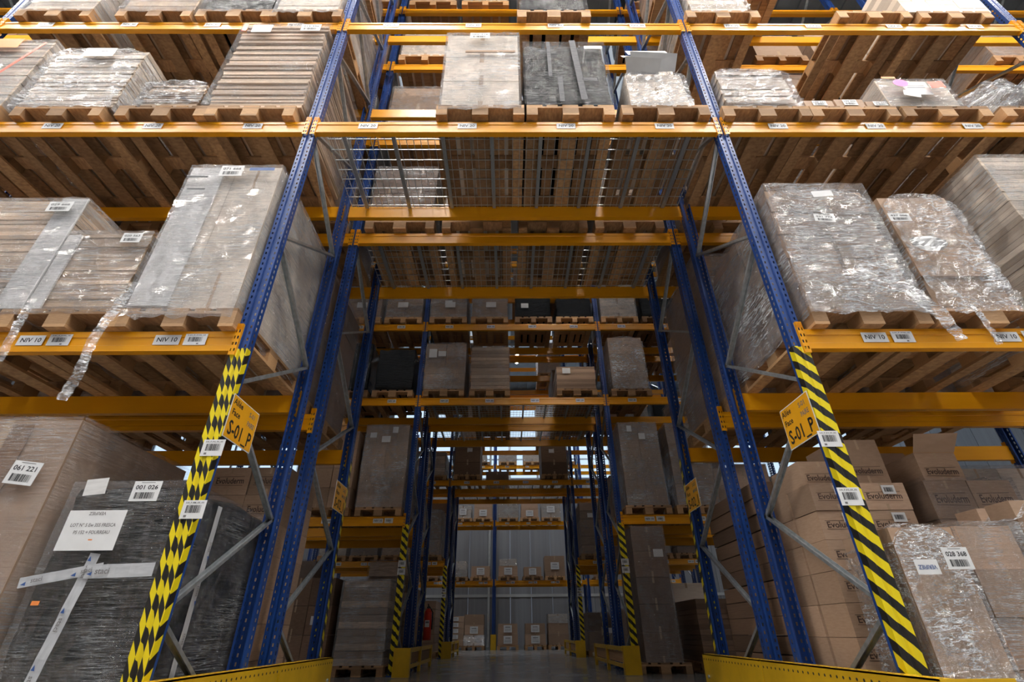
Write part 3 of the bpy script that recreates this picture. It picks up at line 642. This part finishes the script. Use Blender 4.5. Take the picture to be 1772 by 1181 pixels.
# third level
for (x0, x1, z1, l, kd, sm) in ((-5.36, -4.6, 7.4, 'first', 'sheets', M_sheetw), (-4.3, -3.5, 7.5, 'second', 'sheets', M_sheet), (-3.43, -2.66, 7.3, 'third', 'black', None), (-2.62, -1.93, 7.6, 'fourth', 'sheets', M_sheetw)):
    A(kd, x0, x1, 3, z1, 'wrapped load, %s from the left on the topmost visible shelf' % l, wrap=1, n=10, smat=sm)
A('black', .06, .80, 3, 7.5, 'black film wrapped load above the passage on topmost visible shelf', wrap=3)
A('sheets', 1.95, 2.6, 3, 7.3, 'white wrapped stack right of the post on topmost visible shelf', wrap=2, n=10, smat=M_sheetw, px=2.28)
pallet(3.95, YA - .01, LV[2] + HB + .001, 'lying empty on the topmost visible shelf at right')
t = load('big', 3.72, 4.12, YA + .02, 1.0, ZB[3], ZB[3] + .06, 'flat brown board bundle on the empty pallet at upper right', WRAPG, nx=1)
t = A('cartons', 4.35, 5.3, 3, 7.2, 'neat stack of thin flat cartons at the upper right corner', nx=3, nz=9, mat='pale', jit=.004, px=4.85)

# --- ground, left
t = load('big', -3.52, -2.66, 2.79, 1.1, .15, 1.68, 'very large plain brown carton at lower left with number 061 221', WRAPG, nx=1, wrap=3, mat='card'); pallet(-3.1, 2.78, .002, 'under the large brown carton at lower left')
numlab(t, '061 221', -2.83, 1.35, .17, .13, .12, -.03); ob('wide_tape', ubox(M_cardd), t, (.1, -.008, .0), scale=(.12, .003, 1.5))
t = load('black', -2.58, -1.95, 2.86, 1.15, .15, 1.31, 'black film wrapped load with white paper note and printed tape, lower left', WRAPG, wrap=3); pallet(-2.3, 2.85, .002, 'under the black film load at lower left')
stick(t, .31, .205, -2.335, 1.045, [('t', 'VERIFIEZ', 0, .42, .12, .3, PI), ('t', 'LOT N° 5 Ew 355 FRESCA', 0, .12, .12, .78), ('t', 'PS 152 + FOURREAU', .02, -.06, .12, .62), ('q', .05, -.24, .07, .03, 3)], 'paper_note', 0, -.075, [M_wht, M_greyink, M_blueink, M_oran])
numlab(t, '001 026', -2.12, 1.25, .155, .11, 0, -.075); plain(t, .12, .09, -2.42, 1.28, [M_board], -.1, -.06)
def tapestrip(t, a, c, w_, y, name='printed_tape'):
    a = Vector((a[0], 0, a[1])); c = Vector((c[0], 0, c[1])); L = (c - a).length; ang = math.atan2(c.z - a.z, c.x - a.x)
    mb = MB(); n = 14
    for i in range(n):
        f = lambda i: -L / 2 + L * i / n; g = lambda i: -.006 * abs(noise.noise(Vector((i * .7, y * 9, 0))))
        mb.quad([(f(i), g(i), -w_ / 2), (f(i + 1), g(i + 1), -w_ / 2), (f(i + 1), g(i + 1), w_ / 2), (f(i), g(i), w_ / 2)], 0)
    x = -L / 2 + .09
    while x < L / 2 - .05:
        add_text(mb, 'staci', x, 0, w_ * .62, 1, -.0075); mb.quad([(x - .075, -.0075, -.012), (x - .05, -.0075, 0), (x - .05, -.0075, -.02)], 2); x += .24
    m = (a + c) / 2; return ob(name, mb.mesh(name, [M_tapew, M_greyink, M_blueink]), t, (m.x - t.location.x, y, m.z - t.location.z), (0, -ang, 0))
tapestrip(t, (-2.27, .93), (-2.36, .2), .055, -.062); tapestrip(t, (-2.60, .79), (-2.2, .86), .05, -.066); tapestrip(t, (-2.28, .84), (-1.93, .85), .065, -.07); plain(t, .04, .02, -2.49, .70, [M_oran])
o = tapestrip(t, (-2.0, .2), (-2.0, 1.25), .05, 0); o.location = (.345, .35, .58); o.rotation_euler = (0, -PI / 2, PI / 2)
# ground, right
t = load('big', 1.985, 2.335, 2.80, .42, .15, 1.03, 'tall narrow wrapped carton with number 028 368, lower right', WRAPG, nx=1, wrap=2); pallet(2.36, 2.79, .002, 'under the tall narrow carton at lower right')
numlab(t, '028 368', 2.235, .865, .135, .105, .0, -.075); stick(t, .12, .07, 2.06, .825, [('t2', 'VERIFIEZ', 0, 0, .4, .8)], 'check_label', PI, -.075)
o = load('cartons', 1.97, 2.63, 3.36, .62, .15, 1.42, 'stack of printed brown cartons behind the right striped post', 'printed cartons', nx=2, nz=7, evo=True); 
for j in range(7):
    for i in range(2): ob('carton_label', label_mesh(.09, .06, [('b', 0, 0, .7, .5)]), o, (-.165 + .33 * i + .04, -.006, .18 * j + .14))
for (x, z, h, l) in ((2.80, 1.42, .20, 'left'), (3.02, 1.42, .36, 'right')):
    pass
o = load('cartons', 2.82, 3.44, 3.42, .6, .15, 1.45, 'second stack of printed brown cartons farther right on the floor', 'printed cartons', nx=2, nz=5, evo=True, wrap=3)
pallet(3.2, 2.84, .002, 'under the second stack of printed cartons')
for (x, w_, h, zb, l) in ((2.13, .3, .17, 1.42, 'shorter'), (2.46, .3, .33, 1.42, 'taller'), (3.0, .3, .2, 1.45, 'rightmost')):
    o = load('big', x - w_ / 2, x + w_ / 2, 3.43, .4, zb, zb + h, '%s of three single cartons standing on the printed stacks' % l, 'single printed cartons', nx=1); ob('printed_name', ME_evo, o, (0, -.002, h * .3), scale=(w_, 1, .19))
    if l == 'rightmost':
        b = MB(); b.quad([(-.15, 0, h), (.15, 0, h), (.17, -.08, h + .12), (-.14, -.06, h + .12)]); ob('open_flap', b.mesh('open_flap', M_card), o); b = MB(); b.quad([(-.15, .4, h), (.15, .4, h), (.15, .45, h + .14), (-.15, .45, h + .14)]); ob('open_flap', b.mesh('open_flap', M_card), o)
t = load('cartons', 2.395, 2.74, 2.84, .46, .15, 1.05, 'narrow wrapped carton column right of the number 028 368 carton', WRAPG, nx=1, nz=4, wrap=1, jit=.03)
t = load('cartons', 2.84, 3.5, 2.88, .46, .15, 1.2, 'wrapped heap of mixed cartons at the lower right edge', WRAPG, nx=2, nz=4, wrap=2, jit=.05); plain(t, .2, .1, 3.1, .75)
t = load('cartons', 3.68, 4.42, 2.85, 1.1, .15, 1.3, 'wrapped cartons at the far lower right corner', WRAPG, nx=2, nz=5, wrap=2); pallet(4.05, 2.84, .002, 'under the far lower right cartons')

# ------------------------------------------------------------------ other racks
SL = (-1.335, -.445, .445, 1.335)
def slotname(row, k, bay, s):
    pos = {-1: ['fourth', 'third', 'second', 'first'], 1: ['first', 'second', 'third', 'fourth'], 0: ['leftmost', 'second', 'third', 'rightmost'], -2: ['eighth', 'seventh', 'sixth', 'fifth'], 2: ['fifth', 'sixth', 'seventh', 'eighth']}[bay][s]
    lv = 'floor' if k == 0 else LN[k - 1] + ' level'
    if bay == 0: return '%s over the passage, %s, %s rack' % (pos, lv, RN[row])
    return '%s %s of passage, %s, %s rack' % (pos, 'left' if bay < 0 else 'right', lv, RN[row])
KD = {'card': 'brown carton stack', 'pale': 'pale carton stack', 'dark': 'dark carton stack', 'sheets': 'brown board stack', 'black': 'black film load', 'big': 'tall brown carton'}
def put(row, k, bay, s, kind, h, wrap=3, w_=.76, full=False, dx=0, lab=None):
    y0 = ROWS[row][0] - .06; x = bay * BAY + SL[s] + dx; nm = slotname(row, k, bay, s)
    zp = .002 if k == 0 else LV[k - 1] + HB + (.015 if (k == 2 and bay == 0) else .001); zb = zp + .145
    pallet(x, y0 - .01, zp, nm, full); d = 1.15; g = 'loads on the %s rack' % RN[row]; pre = ('wrapped ' if wrap else '')
    if kind in ('card', 'pale', 'dark'): t = load('cartons', x - w_ / 2, x + w_ / 2, y0, d, zb, zb + h, pre + KD[kind] + ', ' + nm, g, wrap=wrap, nx=1 if row in 'DEF' else R.choice((1, 2)), nz=max(1, int(h / .35)), mat=kind)
    elif kind == 'sheets': t = load('sheets', x - w_ / 2, x + w_ / 2, y0, d, zb, zb + h, pre + KD[kind] + ', ' + nm, g, wrap=wrap, n=(12 if row in 'BC' else 6), smat=R.choice((M_sheet, M_card, M_cardd)))
    elif kind == 'black': t = load('black', x - w_ / 2, x + w_ / 2, y0, d, zb, zb + h, 'shiny ' + KD[kind] + ', ' + nm, g)
    else: t = load('big', x - w_ / 2, x + w_ / 2, y0, d, zb, zb + h, pre + KD['big'] + ', ' + nm, g, nx=2, wrap=wrap)
    if row in 'CE' and R.random() < .6: plain(t, .16, .12, x + R.uniform(-.2, .2), zb + h * R.uniform(.4, .85), y=-.03)
    return t
def rnd(row, k, bays, skip=(), p=.8, full=False):
    hmax = (1.75 if k == 0 else (LV[k] - LV[k - 1] - .45) if k < 5 else 1.3)
    for bay in bays:
        for s in range(4):
            if (bay, s) in skip or R.random() > p: continue
            put(row, k, bay, s, R.choice(('card', 'pale', 'sheets', 'sheets', 'card', 'dark', 'black', 'big')), hmax * R.uniform(.45, .98), R.choice((1, 3, 3, 0)), R.uniform(.66, .8), full)
# second rack (back to back with the nearest)
o = load('cartons', -2.66, -2.0, 4.25, .7, .15, 1.82, 'printed brown carton stack behind the left frame, second rack floor', 'printed cartons', nx=2, nz=7, evo=True); pallet(-2.33, 4.2, .002, 'under the printed cartons, second rack floor left')
put('B', 0, -1, 2, 'card', 1.5); put('B', 0, 1, 0, 'sheets', 1.5, 0); put('B', 0, 1, 1, 'card', 1.7); put('B', 0, 1, 2, 'pale', 1.6)
put('B', 1, -1, 3, 'dark', 1.5); put('B', 1, -1, 2, 'card', 1.3); put('B', 1, 1, 0, 'card', 1.7, 1); put('B', 1, 1, 1, 'sheets', 1.2); put('B', 1, 1, 2, 'card', 1.6); put('B', 1, -1, 1, 'card', 1.5)
for (b_, s, kd, h) in ((0, 0, 'dark', .9), (0, 1, 'pale', 1.0), (0, 2, 'dark', .7), (0, 3, 'card', .9), (-1, 3, 'card', 1.2), (-1, 2, 'black', 1.0), (-1, 1, 'pale', 1.2), (-1, 0, 'sheets', 1.1), (1, 0, 'card', .8), (1, 1, 'sheets', 1.2), (1, 2, 'dark', 1.3), (1, 3, 'card', 1.)): put('B', 2, b_, s, kd, h, 1, full=(b_ == 0))
rnd('B', 3, (-2, -1), (), .75); put('B', 3, 0, 0, 'card', .9, 1); put('B', 3, 0, 2, 'black', .9); put('B', 4, 0, 2, 'card', .9, 1); rnd('B', 3, (1, 2), (), .7)
rnd('B', 4, (-2, -1), p=.7); put('B', 4, 0, 0, 'pale', .7, 1); rnd('B', 4, (1, 2), p=.7)
rnd('B', 5, (-1,), p=.6); put('B', 5, 0, 0, 'card', .7, 1); put('B', 5, 0, 1, 'pale', .6, 1); rnd('B', 5, (1,), p=.6)
rnd('A', 4, (-1, 1), p=.5)
# third rack
put('C', 0, -1, 3, 'sheets', 1.15, 1, full=True); put('C', 0, -1, 2, 'dark', 1.2, 0); put('C', 0, 1, 0, 'dark', 1.95, 3, .56, True, -.1); put('C', 0, 1, 1, 'sheets', .85, 0)
t = put('C', 1, -1, 3, 'big', 1.5, 1, .80, True, .02); plain(t, .1, .12, -2.2, 3.85, y=-.03); plain(t, .12, .1, -2.6, 3.75, y=-.03)
put('C', 1, -1, 2, 'card', 1.4, 0); t = put('C', 1, 1, 0, 'big', 1.52, 1, .72, True, .0); plain(t, .09, .12, 2.2, 3.85, y=-.03); plain(t, .12, .12, 2.42, 3.7, y=-.03); put('C', 1, 1, 1, 'card', 1.5, 1, .72, True)
put('C', 2, -1, 3, 'black', .95, 0, full=True); put('C', 2, -1, 2, 'black', 1.1, 0); t = put('C', 2, 0, 0, 'card', 1.05, 1, .82, True, -.02); plain(t, .16, .2, -1.62, 5.5, y=-.04)
put('C', 2, 0, 1, 'sheets', .97, 3, .80, True); put('C', 2, 0, 3, 'sheets', .5, 0, .80, True, -.05); put('C', 2, 1, 0, 'card', 1.2, 2, .72, True); put('C', 2, 1, 2, 'card', .9)
for (b_, s, kd, h, wr_) in ((-1, 2, 'card', .8, 1), (-1, 3, 'card', .75, 1), (0, 0, 'card', .75, 1), (0, 1, 'card', .72, 1), (0, 2, 'black', .55, 0), (0, 3, 'black', .5, 0), (1, 0, 'pale', .9, 1), (1, 1, 'black', .7, 0)):
    t = put('C', 3, b_, s, kd, h, wr_, .78, False, -.03 if s < 2 else .03)
    if kd == 'card': plain(t, .22, .14, b_ * BAY + SL[s], ZB[3] + .3, y=-.04)
rnd('C', 4, (-1, 0, 1), ((0, 2),), .7); rnd('C', 5, (-1, 0, 1), ((0, 2),), .5)
# fourth to sixth
rnd('D', 0, (-1, 1), p=.7); rnd('D', 1, (-1, 1), p=.8); rnd('D', 2, (-1, 0, 1), ((0, 2), (1, 1)), .75); rnd('D', 3, (-1, 0, 1), ((0, 1), (0, 2)), .7); rnd('D', 4, (0,), ((0, 2),), .6)
rnd('E', 0, (-1, 1), p=.6); rnd('E', 1, (-1, 1), p=.7)
put('E', 2, 0, 0, 'dark', 1.15, 0, .8); put('E', 2, 0, 3, 'dark', 1.1, 0, .8); rnd('E', 2, (-1, 1), p=.5); rnd('E', 3, (-1, 0, 1), ((0, 1), (0, 2)), .5)
rnd('F', 0, (-1, 1), p=.5); rnd('F', 1, (-1, 1), p=.4); rnd('F', 2, (-1, 1), p=.4); put('F', 3, 0, 0, 'pale', 1.2, 1); put('F', 3, 0, 3, 'card', 1.2, 1); put('F', 2, 0, 1, 'dark', .5); put('E', 4, 0, 0, 'dark', 1.2); put('E', 4, 0, 1, 'card', 1.1); put('E', 4, 0, 3, 'card', 1.2); put('D', 4, 0, 2, 'card', .8)

# farthest rack, by the wall
GX = -.667; GL = [2.26, 4.5, 6.9]
for i, gx in enumerate((GX - 2 * 3.75, GX - 3.75, GX, GX + 3.75, GX + 7.5)):
    f = thing('upright_frame', 'blue upright frame with yellow foot, farthest rack, %s' % ['far left', 'left', 'centre of the passage view', 'right', 'far right'][i], 'rack frame', (gx, 21.5, 0), 'blue rack frames')
    ob('post', ME_post, f, scale=(1.3, 1, .8)); ob('post', ME_post, f, (0, 1.05, 0), (0, 0, PI), (1.3, 1, .8))
    for m in BR[:12]: ob('brace', m, f)
    b = MB(); b.box(-.11, .11, -.06, .0, 0, .5); b.box(-.11, -.1, -.06, .1, 0, .5); b.box(.1, .11, -.06, .1, 0, .5); o = ob('foot_guard', b.mesh('foot_guard', M_guard), f); o['label'] = 'yellow foot guard'
for bay in (-2, -1, 0, 1):
    for k in range(3):
        for face in ('front', 'rear'): beam('G', face, k, bay, GX + bay * 3.75 + 1.875, None, GL[k])
def gload(x, k, parts, where, w_=.8):
    zp = .002 if k == 0 else GL[k - 1] + HB + .001; y = 21.42
    pallet(x, y, zp, where + ', ' + ['on the floor', 'on the first shelf', 'on the second shelf', 'on the third shelf'][k] + ', farthest rack', False); z = zp + .146
    lev = ['floor', 'first shelf', 'second shelf', 'third shelf'][k]; wh_ = where.replace('the centre', 'centre').replace('the right', 'right')
    for i, (mt, w2, h, lb) in enumerate(parts):
        pos = '' if len(parts) == 1 else (['lowest', 'second', 'third', 'fourth', 'fifth'][i] + ' in pile, ')
        t = load('big', x - w2 / 2, x + w2 / 2, y + .02, .9, z, z + h, '%s, %s%s, %s of farthest rack' % ({'card': 'brown carton', 'pale': 'pale wrapped carton', 'dark': 'dark carton'}[mt], pos, wh_, lev), 'cartons on the farthest rack', nx=1, mat=mt, wrap=1 if mt == 'pale' else 0)
        if lb: plain(t, w2 * .42, min(.26, h * .7), x, z + h * .5, y=-.02, items=(('q', 0, .22, .6, .1, 3), ('q', 0, -.05, .7, .05, 3), ('q', 0, -.25, .7, .05, 3)))
        z += h + .004
for (px, k, parts, wh) in (
    (-2.15, 0, [('card', .75, .19, 1)] * 5, 'leftmost'), (-1.4, 0, [('pale', .78, .33, 0), ('card', .72, .34, 1), ('card', .74, .34, 0)], 'just left of the centre post'),
    (-.12, 0, [('card', .76, .36, 1), ('card', .74, .34, 1)], 'just right of the centre post'), (.92, 0, [('card', .78, .36, 1), ('card', .76, .34, 1)], 'third from the right post'), (1.8, 0, [('card', .78, .36, 0), ('card', .76, .34, 0), ('pale', .74, .3, 0)], 'rightmost'),
    (-2.1, 1, [('pale', .7, .26, 0), ('pale', .62, .3, 0)], 'leftmost'), (-1.2, 1, [('card', .74, .38, 1)], 'just left of the centre post'), (-.1, 1, [('card', .76, .38, 1), ('pale', .7, .24, 0)], 'just right of the centre post'), (.88, 1, [('card', .7, .34, 1)], 'third from the right post'), (1.78, 1, [('card', .8, .74, 1)], 'rightmost'),
    (-2.0, 2, [('pale', .7, .5, 1)], 'leftmost'), (-1.15, 2, [('card', .76, .4, 1), ('card', .76, .2, 0)], 'just left of the centre post'), (-.08, 2, [('pale', .86, .6, 0)], 'just right of the centre post'), (.82, 2, [('card', .74, .34, 1), ('card', .72, .26, 0)], 'third from the right post'), (1.72, 2, [('pale', .8, .66, 1)], 'rightmost'),
    (-1.3, 3, [('pale', .5, .4, 0)], 'left of the centre post'), (-.1, 3, [('pale', .8, .5, 0)], 'right of the centre post'), (1.0, 3, [('pale', .8, .5, 0)], 'third along'), (2.5, 3, [('pale', .5, .45, 0)], 'rightmost'),
    (3.7, 0, [('card', .8, .5, 0)], 'far right'), (-3.3, 1, [('card', .8, .5, 0)], 'far left'), (3.8, 1, [('card', .7, .5, 0)], 'far right'), (-3.2, 0, [('dark', .8, .9, 0)], 'far left')):
    gload(px, k, parts, wh)
for i, x in enumerate((-1.02, -.76)):
    b = MB(); b.tube((0, 0, 0), (0, 0, HZ), .055, 12); b.tube((0, 0, 4.9), (0, 0, 5.05), .075, 12); b.box(-.08, .08, .0, .09, 3.2, 3.26)
    tag(ob('downpipe', b.mesh('downpipe', M_pipe), None, (x, 25.8, 0)), 'white pipe on the far grey wall, %s of the pair' % ('left' if i == 0 else 'right'), 'pipe', 'pipes on the far wall')
# extinguisher on the fourth rack's frame
e = thing('fire_extinguisher', 'red fire extinguisher hanging beside the left frame of the fourth rack', 'extinguisher', (-1.70, 11.22, .42))
b = MB(); b.tube((0, 0, .02), (0, 0, .5), .08, 16); b.tube((0, 0, .5), (0, 0, .57), .08, 16, 0, .03); ob('cylinder', b.mesh('cylinder', M_extg, True), e)
b = MB(); b.box(-.03, .03, -.02, .02, .57, .60); b.bar((0, 0, .6), (0, -.1, .64), .02, .01); b.bar((0, 0, .58), (0, -.1, .57), .02, .01); ob('valve', b.mesh('valve', M_blackm), e)
b = MB(); b.tube((.03, 0, .58), (.09, -.03, .5), .01, 8); b.tube((.09, -.03, .5), (.09, -.03, .2), .012, 8); ob('hose', b.mesh('hose', M_blackm), e)
ob('extinguisher_label', label_mesh(.09, .12, [('q', 0, .2, .7, .25, 3)]), e, (0, -.083, .3))
for o in list(P0.children): bpy.data.objects.remove(o)
bpy.data.objects.remove(P0)
